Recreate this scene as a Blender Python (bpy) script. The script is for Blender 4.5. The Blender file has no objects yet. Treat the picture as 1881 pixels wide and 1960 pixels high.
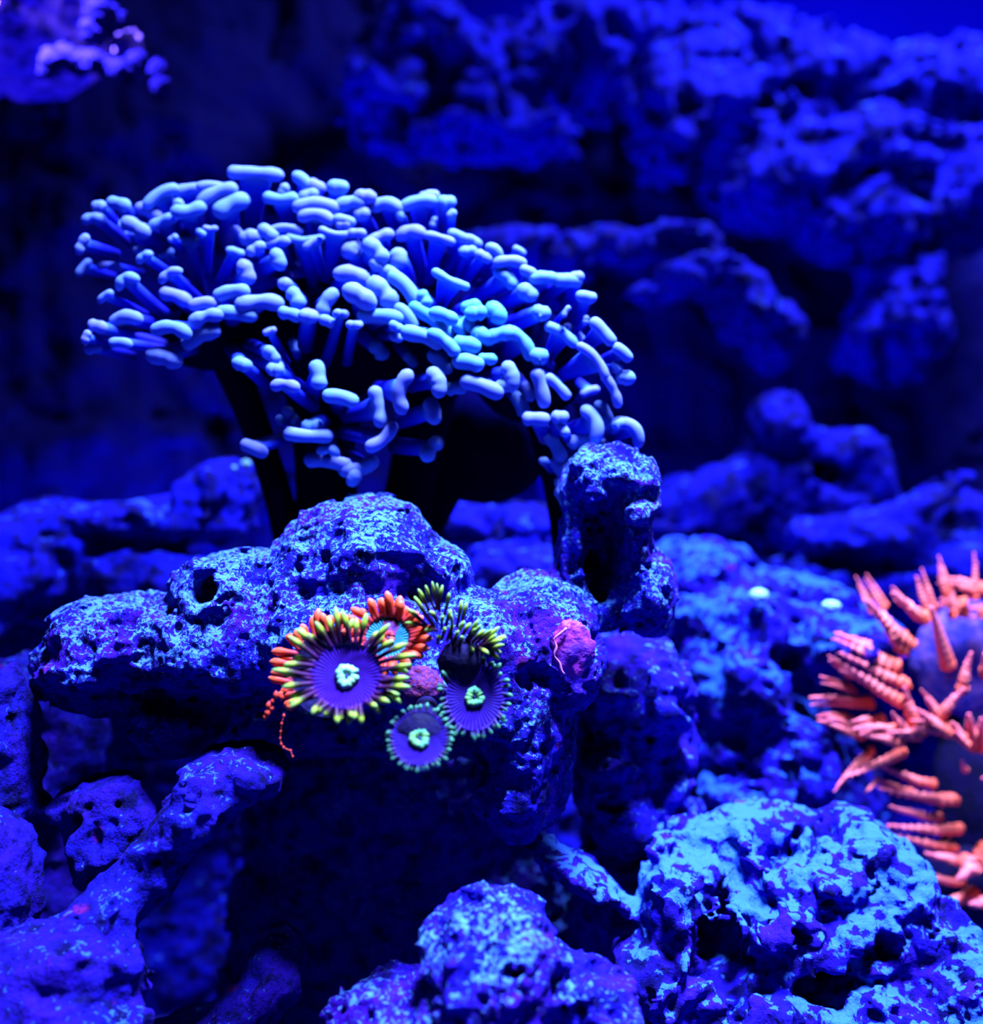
import bpy, math, random
import numpy as np
from mathutils import Vector, Matrix

# ------------------------------------------------------------------ camera
F = 2000.0                      # focal length in pixels of the 1881x1960 frame
CAMZ = 0.20                     # camera height above the tank floor (metres)
S = bpy.context.scene
C = S.collection

def P(px, py, d):
    """a point in the tank: pixel + distance from the camera plane"""
    return Vector(((px-940.5)/F*d, d, CAMZ+(980-py)/F*d))

cam_d = bpy.data.cameras.new('camera')
cam = bpy.data.objects.new('camera', cam_d); C.objects.link(cam)
cam.location = (0, 0, CAMZ); cam.rotation_euler = (math.pi/2, 0, 0)
cam_d.sensor_fit = 'HORIZONTAL'; cam_d.sensor_width = 36
cam_d.lens = F/1881*36
cam_d.clip_start = 0.01; cam_d.clip_end = 10
cam_d.dof.use_dof = True
cam_d.dof.focus_distance = 0.222
cam_d.dof.aperture_fstop = 9.5
S.camera = cam

# ------------------------------------------------------------------ world, lights, exposure
w = bpy.data.worlds.new('tank_water_light'); S.world = w; w.use_nodes = True
w.node_tree.nodes['Background'].inputs[0].default_value = (0.02, 0.03, 1, 1)
w.node_tree.nodes['Background'].inputs[1].default_value = 0.01
S.view_settings.view_transform = 'Standard'; S.view_settings.look = 'None'
S.view_settings.exposure = 0; S.view_settings.gamma = 1
S.view_settings.use_curve_mapping = False
S.cycles.diffuse_bounces = 1     # the blue water swallows repeated bounces

def area(name, loc, aim, sx, sy, power, col, spread=180):
    l = bpy.data.lights.new(name, 'AREA'); l.shape = 'RECTANGLE'; l.size = sx; l.size_y = sy
    l.energy = power; l.color = col; l.spread = math.radians(spread)
    o = bpy.data.objects.new(name, l); C.objects.link(o)
    o.location = loc
    o.rotation_euler = (Vector(aim)-Vector(loc)).to_track_quat('-Z', 'Y').to_euler()
    return o
LCOL = (0.36, 0.44, 1.0)
area('reef_lamp', (0.085, 0.125, 0.66), (0.02, 0.20, 0.15), 0.12, 0.08, 9.2, LCOL, 80)
area('rear_fill_light', (0.30, 0.46, 0.82), (0.29, 0.62, 0.2), 0.14, 0.12, 16.0, LCOL, 135)  # unseen light added to brighten the far right rocks and back panel
area('ledge_fill_light', (-0.33, 0.16, 0.78), (-0.235, 0.42, 0.405), 0.03, 0.03, 45.0, LCOL, 21)  # unseen narrow spot, added only to brighten the top left ledge

# ------------------------------------------------------------------ helpers
rng = np.random.RandomState(7)
rnd = random.Random(11)
PERM = rng.permutation(256).astype(np.int32)
VALS = (rng.rand(256).astype(np.float32)*2-1)

def vnoise(p):
    """value noise, p (n,3) -> (n,) in -1..1"""
    i = np.floor(p).astype(np.int32); f = (p-i).astype(np.float32)
    f = f*f*f*(f*(f*6-15)+10)
    x0 = i[:, 0] & 255; x1 = (x0+1) & 255
    y0 = i[:, 1] & 255; y1 = (y0+1) & 255
    z0 = i[:, 2] & 255; z1 = (z0+1) & 255
    def h(x, y, z): return VALS[PERM[(PERM[(PERM[x]+y) & 255]+z) & 255]]
    fx, fy, fz = f[:, 0], f[:, 1], f[:, 2]
    a = h(x0, y0, z0)*(1-fx)+h(x1, y0, z0)*fx
    b = h(x0, y1, z0)*(1-fx)+h(x1, y1, z0)*fx
    c = h(x0, y0, z1)*(1-fx)+h(x1, y0, z1)*fx
    d = h(x0, y1, z1)*(1-fx)+h(x1, y1, z1)*fx
    return (a*(1-fy)+b*fy)*(1-fz)+(c*(1-fy)+d*fy)*fz

def fbm(p, octs, gain=0.5):
    s = 0; a = 1; t = 0
    for k in range(octs):
        s = s+a*vnoise(p*(2.03**k)+k*17.3); t += a; a *= gain
    return s/t

def ridge(p, octs):
    s = 0; a = 1; t = 0
    for k in range(octs):
        s = s+a*(1-2*np.abs(vnoise(p*(2.1**k)+k*9.1))); t += a; a *= 0.5
    return s/t

def surface_nets(v, org, h):
    ins = v < 0
    nx, ny, nz = v.shape
    cnt = np.zeros((nx-1, ny-1, nz-1), np.int8)
    for dx in (0, 1):
        for dy in (0, 1):
            for dz in (0, 1):
                cnt += ins[dx:nx-1+dx, dy:ny-1+dy, dz:nz-1+dz]
    act = np.argwhere((cnt > 0) & (cnt < 8))
    idx = np.full(cnt.shape, -1, np.int32)
    idx[act[:, 0], act[:, 1], act[:, 2]] = np.arange(len(act))
    acc = np.zeros((len(act), 3), np.float32); n = np.zeros(len(act), np.float32)
    corners = [(a, b, c) for a in (0, 1) for b in (0, 1) for c in (0, 1)]
    cv = {c: v[act[:, 0]+c[0], act[:, 1]+c[1], act[:, 2]+c[2]] for c in corners}
    for a in corners:
        for ax in range(3):
            if a[ax] == 0:
                b = list(a); b[ax] = 1; b = tuple(b)
                va, vb = cv[a], cv[b]
                m = (va < 0) != (vb < 0)
                t = np.where(m, va/(va-vb+1e-20), 0)
                p = np.array(a, np.float32)[None, :].repeat(len(act), 0); p[:, ax] = t
                acc[m] += p[m]; n[m] += 1
    verts = (act+acc/n[:, None])*h+np.array(org)[None, :]
    quads = []
    for ax in range(3):
        o1, o2 = [(1, 2), (2, 0), (0, 1)][ax]
        sl0 = [slice(None)]*3; sl1 = [slice(None)]*3
        sl0[ax] = slice(0, -1); sl1[ax] = slice(1, None)
        ch = ins[tuple(sl0)] != ins[tuple(sl1)]
        e = np.argwhere(ch)
        lim = list(cnt.shape)
        ok = (e[:, o1] > 0) & (e[:, o2] > 0) & (e[:, o1] < lim[o1]) & (e[:, o2] < lim[o2])
        e = e[ok]
        flip = ins[e[:, 0], e[:, 1], e[:, 2]]
        def cell(a, b):
            q = e.copy(); q[:, o1] -= a; q[:, o2] -= b
            return idx[q[:, 0], q[:, 1], q[:, 2]]
        q = np.stack([cell(1, 1), cell(0, 1), cell(0, 0), cell(1, 0)], 1)
        q[~flip] = q[~flip][:, ::-1]
        quads.append(q)
    return verts, np.concatenate(quads)

def mesh_np(name, verts, quads, smooth=True):
    me = bpy.data.meshes.new(name)
    k = quads.shape[1]
    me.vertices.add(len(verts)); me.vertices.foreach_set('co', np.asarray(verts, np.float32).ravel())
    me.loops.add(len(quads)*k); me.loops.foreach_set('vertex_index', quads.astype(np.int32).ravel())
    me.polygons.add(len(quads)); me.polygons.foreach_set('loop_start', np.arange(0, len(quads)*k, k, dtype=np.int32))
    me.polygons.foreach_set('use_smooth', np.ones(len(quads), bool))
    me.update(calc_edges=True)
    return me

def tag(o, label=None, cat=None, group=None, kind=None):
    if label: o['label'] = label
    if cat: o['category'] = cat
    if group: o['group'] = group
    if kind: o['kind'] = kind
    return o

def link(name, me, mat=None, parent=None):
    o = bpy.data.objects.new(name, me); C.objects.link(o)
    if mat: me.materials.append(mat)
    if parent: o.parent = parent
    return o

def empty(name, loc):
    o = bpy.data.objects.new(name, None); C.objects.link(o); o.location = loc
    o.empty_display_size = 0.01
    return o

# ------------------------------------------------------------------ materials
ALB = 0.58      # everything in the tank is wet and fairly dark
def dk(c): return tuple(x*ALB for x in c[:3])
def new_mat(name):
    m = bpy.data.materials.new(name); m.use_nodes = True
    nt = m.node_tree
    return m, nt, nt.nodes['Principled BSDF']

def N(nt, kind, **kw):
    n = nt.nodes.new(kind)
    for k, v in kw.items():
        if isinstance(k, str) and hasattr(n, k): setattr(n, k, v)
        else: n.inputs[k].default_value = v
    return n

def noise(nt, vec, scale, detail=3, rough=0.55, dist=0):
    n = nt.nodes.new('ShaderNodeTexNoise')
    n.inputs['Scale'].default_value = scale; n.inputs['Detail'].default_value = detail
    n.inputs['Roughness'].default_value = rough; n.inputs['Distortion'].default_value = dist
    nt.links.new(vec, n.inputs['Vector']); return n.outputs['Fac']

def ramp(nt, fac, stops):
    r = nt.nodes.new('ShaderNodeValToRGB')
    while len(r.color_ramp.elements) < len(stops): r.color_ramp.elements.new(0.5)
    for e, (p, c) in zip(r.color_ramp.elements, stops):
        e.position = p; e.color = (*c, 1) if len(c) == 3 else c
    nt.links.new(fac, r.inputs['Fac']); return r.outputs['Color']

def mth(nt, op, a, b=None, clamp=False):
    n = nt.nodes.new('ShaderNodeMath'); n.operation = op; n.use_clamp = clamp
    for i, x in enumerate((a, b)):
        if x is None: continue
        if isinstance(x, (int, float)): n.inputs[i].default_value = x
        else: nt.links.new(x, n.inputs[i])
    return n.outputs[0]

def mixc(nt, fac, a, b):
    n = nt.nodes.new('ShaderNodeMix'); n.data_type = 'RGBA'
    nt.links.new(fac, n.inputs['Factor']) if not isinstance(fac, (int, float)) else setattr(n.inputs['Factor'], 'default_value', fac)
    for k, x in ((6, a), (7, b)):
        if isinstance(x, tuple): n.inputs[k].default_value = (*x, 1)
        else: nt.links.new(x, n.inputs[k])
    return n.outputs[2]

def rock_material(name, fleck=0.5, fleck_scale=700, base=(0.010, 0.005, 0.50), violet=(0.050, 0.004, 0.42),
                  dark=(0.002, 0.002, 0.09), pale=(0.075, 0.25, 0.75), fine=1.0, upk=0.10, pscale=75, pk=0.55, soft=0.05, rusty=True):
    """live rock: deep blue crust, violet coralline stains, pale encrusting flecks"""
    m, nt, b = new_mat(name)
    base, violet, dark, pale = dk(base), dk(violet), dk(dark), dk(pale)
    tc = nt.nodes.new('ShaderNodeTexCoord').outputs['Object']
    big = noise(nt, tc, 55, 3)
    mid = noise(nt, tc, 190*fine, 4, 0.6)
    c = mixc(nt, ramp(nt, big, [(0.42, (0, 0, 0)), (0.62, (1, 1, 1))]), base, violet)
    c = mixc(nt, ramp(nt, mid, [(0.36, (1, 1, 1)), (0.52, (0, 0, 0))]), c, dark)
    # rare rusty crust
    rust = noise(nt, tc, 90, 4)
    if rusty: c = mixc(nt, ramp(nt, rust, [(0.66, (0, 0, 0)), (0.74, (1, 1, 1))]), c, (0.11, 0.004, 0.08))
    # fine dark speckle between the grains
    sp = noise(nt, tc, fleck_scale*1.5, 3, 0.7)
    c = mixc(nt, ramp(nt, sp, [(0.36, (1, 1, 1)), (0.46, (0, 0, 0))]), c, (0.003, 0.002, 0.05))
    # pale flecks, denser on ledges that face up
    geo = nt.nodes.new('ShaderNodeNewGeometry')
    sep = nt.nodes.new('ShaderNodeSeparateXYZ'); nt.links.new(geo.outputs['Normal'], sep.inputs[0])
    up = mth(nt, 'MULTIPLY', sep.outputs[2], upk)
    fl = noise(nt, tc, fleck_scale, 4, 0.62, 0.6)
    patch = mth(nt, 'MULTIPLY', noise(nt, tc, pscale, 3), pk)
    s = mth(nt, 'ADD', mth(nt, 'ADD', fl, patch), up)
    th = 0.99-0.13*fleck
    f = ramp(nt, s, [(th, (0, 0, 0)), (min(0.999, th+soft), (1, 1, 1))])
    c = mixc(nt, f, c, pale)
    nt.links.new(c, b.inputs['Base Color'])
    b.inputs['Roughness'].default_value = 0.9
    b.inputs['Specular IOR Level'].default_value = 0.06
    bp = nt.nodes.new('ShaderNodeBump'); bp.inputs['Strength'].default_value = 1.0; bp.inputs['Distance'].default_value = 0.0016
    hh = mth(nt, 'ADD', mth(nt, 'MULTIPLY', noise(nt, tc, 420*fine, 5, 0.65), 1.0), mth(nt, 'MULTIPLY', f, 0.12))
    nt.links.new(hh, bp.inputs['Height']); nt.links.new(bp.outputs[0], b.inputs['Normal'])
    return m

def plain(name, col, rough=0.6, spec=0.3, bump=0, bscale=300, col2=None, nscale=200):
    m, nt, b = new_mat(name)
    b.inputs['Roughness'].default_value = rough; b.inputs['Specular IOR Level'].default_value = spec
    tc = nt.nodes.new('ShaderNodeTexCoord').outputs['Object']
    if col2 is None: col2 = tuple(x*0.7 for x in col)
    col, col2 = dk(col), dk(col2)
    c = mixc(nt, ramp(nt, noise(nt, tc, nscale, 3), [(0.4, (0, 0, 0)), (0.62, (1, 1, 1))]), col, col2)
    nt.links.new(c, b.inputs['Base Color'])
    if bump:
        bp = nt.nodes.new('ShaderNodeBump'); bp.inputs['Strength'].default_value = bump; bp.inputs['Distance'].default_value = 0.001
        nt.links.new(noise(nt, tc, bscale, 4), bp.inputs['Height']); nt.links.new(bp.outputs[0], b.inputs['Normal'])
    return m

def along(name, stops, rough=0.5, spec=0.3, grain=0.0, sss=0.0):
    """colour runs along a tentacle: stored per vertex as 'along' (0 root .. 1 end)"""
    m, nt, b = new_mat(name)
    at = nt.nodes.new('ShaderNodeAttribute'); at.attribute_name = 'along'
    tc = nt.nodes.new('ShaderNodeTexCoord').outputs['Object']
    f = at.outputs['Fac']
    if grain: f = mth(nt, 'ADD', f, mth(nt, 'MULTIPLY', mth(nt, 'SUBTRACT', noise(nt, tc, 900, 3), 0.5), grain))
    nt.links.new(ramp(nt, f, [(p_, dk(c_)) for p_, c_ in stops]), b.inputs['Base Color'])
    b.inputs['Roughness'].default_value = rough; b.inputs['Specular IOR Level'].default_value = spec
    if sss:
        b.inputs['Subsurface Weight'].default_value = sss
        b.inputs['Subsurface Radius'].default_value = (0.3, 0.5, 1.0)
        b.inputs['Subsurface Scale'].default_value = 0.004
    return m

M_ROCK = rock_material('live_rock_sharp', fleck=1.15, fleck_scale=1000)
M_FRONT = rock_material('live_rock_front', fleck=0.75, fleck_scale=900)
M_LEFT = rock_material('live_rock_left', fleck=0.12, fleck_scale=700, base=(0.007, 0.004, 0.34), violet=(0.020, 0.003, 0.32), dark=(0.001, 0.001, 0.05), pale=(0.03, 0.12, 0.6), soft=0.12)
M_ROCK2 = rock_material('live_rock_mid', fleck=0.25, fleck_scale=600, violet=(0.028, 0.004, 0.45), fine=0.8)
M_ROCKR = rock_material('live_rock_pale', fleck=0.02, fleck_scale=230, fine=0.7, upk=0.16, pscale=48, pk=0.75, pale=(0.035, 0.16, 0.7), soft=0.16, violet=(0.028, 0.005, 0.40))
M_PLAT = rock_material('live_rock_plateau', fleck=0.15, fleck_scale=330, fine=0.7, soft=0.20, upk=0.14, pscale=48, pk=0.75, pale=(0.02, 0.11, 0.7), violet=(0.02, 0.004, 0.42))
M_ROCKB = rock_material('live_rock_far', fleck=0.15, fleck_scale=160, base=(0.002, 0.003, 0.42), violet=(0.006, 0.003, 0.42), pale=(0.02, 0.06, 0.6), fine=0.5, rusty=False)
M_LEDGE = rock_material('coralline_ledge', fleck=0.2, fleck_scale=160, base=(0.14, 0.05, 0.6), violet=(0.34, 0.11, 0.7), pale=(0.3, 0.12, 0.7), fine=0.5)
M_TIP = along('hammer_tip', [(0, (0.18, 0.20, 0.80)), (1, (0.08, 0.40, 0.85))], 0.6, 0.1, 0.3, 0.6)
M_STALK = along('hammer_stalk', [(0, (0.001, 0.001, 0.14)), (0.5, (0.003, 0.004, 0.48)), (0.8, (0.012, 0.04, 0.68)), (1, (0.06, 0.28, 0.8))], 0.6, 0.08, 0.08, 0.5)
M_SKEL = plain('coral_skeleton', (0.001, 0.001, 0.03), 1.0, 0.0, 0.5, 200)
M_ZTENT = along('zoanthid_green_tentacle', [(0, (0.07, 0.006, 0.12)), (0.45, (0.05, 0.012, 0.03)), (0.60, (0.08, 0.10, 0.02)), (0.74, (0.38, 0.62, 0.03)), (1, (0.20, 0.52, 0.12))], 0.5, 0.12, 0.06)
M_ZDARK = along('zoanthid_dark_tentacle', [(0, (0.05, 0.01, 0.20)), (0.5, (0.02, 0.03, 0.08)), (0.72, (0.03, 0.22, 0.08)), (1, (0.12, 0.42, 0.22))], 0.5, 0.12, 0.06)
M_ORANGE = along('orange_tentacle', [(0, (0.30, 0.02, 0.05)), (0.5, (0.80, 0.06, 0.02)), (0.85, (1.0, 0.13, 0.04)), (1, (1.0, 0.20, 0.14))], 0.5, 0.12, 0.12)
M_ANEM = along('anemone_tentacle', [(0, (1.7, 0.24, 0.10)), (0.5, (1.7, 0.36, 0.30)), (1, (1.6, 0.28, 0.34))], 0.6, 0.1, 0.35)
M_ANDISC = plain('anemone_disc', (0.05, 0.05, 0.5), 0.7, 0.05, 1.0, 400, (0.25, 0.12, 0.5), 260)
# zoanthid disc: violet with fine radial rays
def disc_mat(name, base, ray, nray):
    m, nt, b = new_mat(name)
    tc = nt.nodes.new('ShaderNodeTexCoord').outputs['Object']
    sep = nt.nodes.new('ShaderNodeSeparateXYZ'); nt.links.new(tc, sep.inputs[0])
    ang = mth(nt, 'ARCTAN2', sep.outputs[1], sep.outputs[0])
    st = mth(nt, 'SINE', mth(nt, 'ADD', mth(nt, 'MULTIPLY', ang, nray), mth(nt, 'MULTIPLY', noise(nt, tc, 700, 2), 3.0)))
    at = nt.nodes.new('ShaderNodeAttribute'); at.attribute_name = 'along'
    base, ray = dk(base), dk(ray)
    k = mth(nt, 'MULTIPLY', mth(nt, 'POWER', mth(nt, 'MAXIMUM', st, 0.0), 3.0), at.outputs['Fac'])
    nt.links.new(mixc(nt, k, base, ray), b.inputs['Base Color'])
    b.inputs['Roughness'].default_value = 0.7; b.inputs['Specular IOR Level'].default_value = 0.05
    bp = nt.nodes.new('ShaderNodeBump'); bp.inputs['Strength'].default_value = 0.5; bp.inputs['Distance'].default_value = 0.0003
    nt.links.new(st, bp.inputs['Height']); nt.links.new(bp.outputs[0], b.inputs['Normal'])
    return m
M_TEAL = disc_mat('teal_disc', (0.01, 0.16, 0.30), (0.10, 0.55, 0.65), 40)
M_MOUTH = plain('polyp_mouth', (0.22, 0.75, 0.55), 0.5, 0.3, 0.4, 600, (0.35, 0.9, 0.35), 500)
M_MOUTHG = plain('polyp_mouth_green', (0.20, 0.62, 0.14), 0.6, 0.1, 0.4, 600, (0.12, 0.55, 0.25), 500)
M_SLIT = plain('polyp_mouth_slit', (0.01, 0.02, 0.18), 0.5)
M_COL = plain('polyp_column', (0.006, 0.003, 0.06), 0.8, 0.1, 0.6, 500, (0.003, 0.003, 0.03))
M_COLR = plain('polyp_column_red', (0.20, 0.008, 0.06), 0.7, 0.2, 1.0, 900, (0.06, 0.01, 0.22), 1500)

M_ZDISC = disc_mat('violet_disc', (0.024, 0.001, 0.16), (0.08, 0.015, 0.5), 52)
M_ZDISC2 = disc_mat('indigo_disc', (0.015, 0.001, 0.14), (0.05, 0.02, 0.45), 46)

# ------------------------------------------------------------------ tank (the setting)
def quad_box(name, lo, hi, mat):
    x0, y0, z0 = lo; x1, y1, z1 = hi
    v = [(x, y, z) for z in (z0, z1) for (x, y) in ((x0, y0), (x1, y0), (x1, y1), (x0, y1))]
    f = [(0, 3, 2, 1), (4, 5, 6, 7), (0, 1, 5, 4), (1, 2, 6, 5), (2, 3, 7, 6), (3, 0, 4, 7)]
    me = bpy.data.meshes.new(name); me.from_pydata(v, [], f); me.update()
    o = link(name, me, mat); o['kind'] = 'structure'; return o
M_PANEL = plain('back_panel_blue', (0.001, 0.001, 0.30), 0.9, 0.0, 0, 1, (0.001, 0.001, 0.26), 6)
M_SAND = plain('sand', (0.05, 0.05, 0.5), 0.9, 0.1, 0.7, 500)
quad_box('floor', (-0.62, -0.06, -0.02), (0.62, 0.92, 0.0), M_SAND)
quad_box('wall_back', (-0.62, 0.90, 0.0), (0.62, 0.92, 0.75), M_PANEL)
quad_box('wall_left', (-0.64, -0.06, -0.02), (-0.62, 0.92, 0.75), M_PANEL)
quad_box('wall_right', (0.62, -0.06, -0.02), (0.64, 0.92, 0.75), M_PANEL)

# ------------------------------------------------------------------ rocks
def rock(name, label, blobs, mat, cell_px=6, dref=0.23, k_px=30, amp=14, freq=70, pits=12, pitf=45, seed=0,
         ridged=0.5, octs=4, warp=0.35, cat='rock', floor=True, fine=False, group=None, hole_soft=10):
    """blobs: (px, py, d, rx, ry, rz[, -1 for a hollow][, tilt degrees]); radii in pixels at that distance"""
    u = dref/F                                     # metres per pixel at the rock
    h = cell_px*u
    bl = []
    for b in blobs:
        d = b[2]; rz = b[5]*2
        if not (len(b) > 6 and b[6] < 0): d += b[5]*b[2]/F      # blobs grow backwards, their front stays put
        else: d += 0.5*b[5]*b[2]/F; rz = b[5]*3
        c = P(b[0], b[1], d); s = d/F
        bl.append((np.array(c, np.float32), np.array((b[3]*s, rz*s, b[4]*s), np.float32), (b[6] if len(b) > 6 else 1), (b[7] if len(b) > 7 else 0)))
    lo = np.min([c-np.max(r)*(1 if t else 0)-r*(0 if t else 1) for c, r, sg, t in bl if sg > 0], 0)-amp*u*1.8
    hi = np.max([c+np.max(r)*(1 if t else 0)+r*(0 if t else 1) for c, r, sg, t in bl if sg > 0], 0)+amp*u*1.8
    if floor: lo[2] = max(lo[2], -0.004)
    n = np.maximum(4, np.ceil((hi-lo)/h).astype(int)+2)
    ax = [(lo[i]+np.arange(n[i])*h).astype(np.float32) for i in range(3)]
    X, Y, Z = np.meshgrid(*ax, indexing='ij', sparse=True)
    # low-frequency warp keeps the blobs from reading as ellipsoids
    sd = None; kk = k_px*u
    def ell(c, r, t):
        x, y, z = X-c[0], Y-c[1], Z-c[2]
        if t:
            ct, st_ = math.cos(math.radians(t)), math.sin(math.radians(t))
            x, z = x*ct+z*st_, -x*st_+z*ct
        q = np.sqrt((x/r[0])**2+(y/r[1])**2+(z/r[2])**2)
        return (q-1)*float(np.min(r))*0.6+(q-1)*float(np.mean(r))*0.4
    for c, r, sg, t in bl:
        if sg <= 0: continue
        e = ell(c, r, t)
        if sd is None: sd = e+np.zeros((n[0], n[1], n[2]), np.float32)
        else:
            hh = np.clip(0.5+0.5*(sd-e)/kk, 0, 1)
            sd = sd*(1-hh)+e*hh-kk*hh*(1-hh)
    holes = [b for b in bl if b[2] <= 0]
    kh = hole_soft*u
    for c, r, sg, t in holes:
        e = -ell(c, r, t)
        hh = np.clip(0.5-0.5*(sd-e)/kh, 0, 1)
        sd = sd*(1-hh)+e*hh+kh*hh*(1-hh)
    def cells(m):
        ii = np.argwhere(m)
        pts = np.stack([ax[0][ii[:, 0]], ax[1][ii[:, 1]], ax[2][ii[:, 2]]], 1).astype(np.float32)+seed*3.7
        return pts
    m = np.abs(sd) < (amp*1.5+pits)*u+2*h
    pts = cells(m)
    wv = np.stack([vnoise(pts*freq*0.8+5), vnoise(pts*freq*0.8+55), vnoise(pts*freq*0.8+105)], 1)*warp/freq
    q = pts+wv
    disp = -((1-ridged)*fbm(q*freq, 2)+ridged*ridge(q*freq*0.7, 2)*0.8)*amp*u*1.5
    if pits: disp = disp+np.clip(vnoise(q*pitf*2.1+31)-0.28, 0, 1)*pits*u*3.2
    sd[m] += disp
    m2 = np.abs(sd) < (amp*0.75+pits*0.5)*u+2*h
    q = cells(m2)
    disp = -(fbm(q*freq*3.1+9, 3 if fine else 2, 0.62)*0.6+ridge(q*freq*1.9+3, 2)*0.4)*amp*u*0.9
    if pits: disp = disp+np.clip(vnoise(q*pitf*5.3+71)-0.25, 0, 1)*pits*u*1.8
    if fine: disp = disp+np.clip(vnoise(q*pitf*13+17)-0.2, 0, 1)*pits*u*0.7
    sd[m2] += disp
    for a in range(3):
        s0 = [slice(None)]*3; s0[a] = 0; sd[tuple(s0)] = np.maximum(sd[tuple(s0)], h*0.5)
        s0[a] = -1; sd[tuple(s0)] = np.maximum(sd[tuple(s0)], h*0.5)
    v, q = surface_nets(sd, lo, h)
    # drop crumbs: keep the connected pieces that are large
    par = np.arange(len(v))
    e = np.concatenate([q[:, [0, 1]], q[:, [1, 2]], q[:, [2, 3]]])
    while True:
        mn = np.minimum(par[e[:, 0]], par[e[:, 1]])
        new = par.copy(); np.minimum.at(new, par[e[:, 0]], mn); np.minimum.at(new, par[e[:, 1]], mn)
        new = new[new]; new = new[new]
        if (new == par).all(): break
        par = new
    cnts = np.bincount(par, minlength=len(v)); root = np.argmax(cnts)
    keep = cnts[par] > 0.03*cnts[root]
    remap = np.cumsum(keep)-1
    q = remap[q[keep[q[:, 0]]]]; v = v[keep]
    loc = np.array([(v[:, 0].min()+v[:, 0].max())/2, (v[:, 1].min()+v[:, 1].max())/2, v[:, 2].min()])
    me = mesh_np(name, v-loc, q)
    o = link(name, me, mat); o.location = loc
    tag(o, label, cat, group)
    return o

def R(*a, **k): return rock('live_rock', *a, **k)


main_rock = R('speckled rock in the centre carrying the zoanthid polyps, with a domed top and tall stub', [
    (695, 1068, .240, 150, 120, 110), (600, 1130, .238, 90, 100, 90), (842, 1095, .236, 50, 48, 50), (872, 1095, .225, 17, 38, 34, -1),
    (450, 1130, .238, 112, 78, 90), (378, 1130, .222, 36, 44, 60, -1),
    (250, 1225, .238, 140, 90, 90), (170, 1275, .236, 95, 45, 70),
    (430, 1235, .232, 200, 85, 80), (640, 1220, .228, 190, 110, 90),
    (900, 1225, .230, 160, 90, 90), (1030, 1200, .240, 110, 100, 100),
    (1165, 985, .245, 84, 115, 60), (1130, 925, .245, 50, 55, 45), (1205, 940, .245, 48, 55, 45), (1150, 1080, .250, 90, 130, 60), (1162, 1062, .234, 54, 112, 66, -1), (1215, 1130, .25, 70, 80, 60),
    (1085, 1260, .236, 65, 90, 70), (1010, 1400, .236, 85, 170, 90), (960, 1330, .232, 70, 110, 70), (985, 1500, .238, 90, 90, 80),
    (780, 1300, .224, 110, 55, 50),
    (345, 1375, .240, 95, 65, 70), (300, 1320, .245, 200, 50, 60), 
    (560, 1300, .262, 330, 60, 30), (900, 1350, .262, 200, 110, 30), (700, 1360, .285, 330, 80, 70), (760, 1500, .325, 300, 200, 60), (760, 1800, .33, 330, 350, 60),
], M_ROCK, cell_px=4.6, dref=.235, k_px=28, amp=17, freq=85, pits=11, pitf=60, seed=1, fine=True)

front_rock = R('sharp blue speckled rock at the very bottom centre, its top mottled with pale flecks', [
    (890, 1800, .182, 75, 75, 60), (975, 1790, .184, 70, 70, 60), (930, 1880, .180, 120, 100, 80), (1000, 1860, .182, 60, 80, 60), (1090, 1905, .184, 65, 60, 60), (1160, 1930, .186, 55, 55, 60), (790, 1945, .184, 120, 60, 70), (720, 1965, .19, 80, 50, 60),
    (960, 2100, .185, 300, 180, 110), (900, 2350, .19, 300, 300, 120), (940, 2800, .19, 260, 500, 120)],
    M_FRONT, cell_px=5.5, dref=.18, k_px=45, amp=24, freq=100, pits=13, pitf=75, seed=2, fine=True)

left_rock = R('violet-blue ridge rock in the bottom left corner with dark hollows beside it', [
    (440, 1485, .216, 90, 50, 70), (385, 1555, .212, 75, 55, 60, 1, 40), (325, 1620, .209, 75, 50, 60, 1, 45), (262, 1690, .205, 75, 50, 60, 1, 45), (200, 1755, .20, 85, 55, 60, 1, 45),
    (120, 1840, .192, 140, 75, 70), (60, 1950, .186, 190, 90, 80), (230, 1610, .226, 85, 70, 50, 1, 30), (190, 1520, .232, 85, 30, 40, 1, 15),
    (15, 1480, .228, 60, 190, 50), (0, 1700, .21, 60, 130, 50), (110, 1650, .204, 55, 95, 60, -1),
    (0, 2300, .2, 350, 400, 110), (100, 2700, .2, 300, 400, 110)],
    M_LEFT, cell_px=6, dref=.2, k_px=35, amp=20.4, freq=80, pits=10, pitf=60, seed=3)

low_rock = R('narrow dim blue rock between the bottom left ridge and the bottom centre rock', [
    (530, 1850, .235, 45, 60, 50), (470, 1930, .225, 95, 50, 60, 1, 35), (380, 2020, .222, 130, 70, 70), (400, 2300, .222, 200, 300, 80), (400, 2600, .222, 160, 300, 80)],
    M_LEFT, cell_px=7, dref=.22, k_px=30, amp=15.3, freq=85, pits=7, pitf=60, seed=4)

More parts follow.
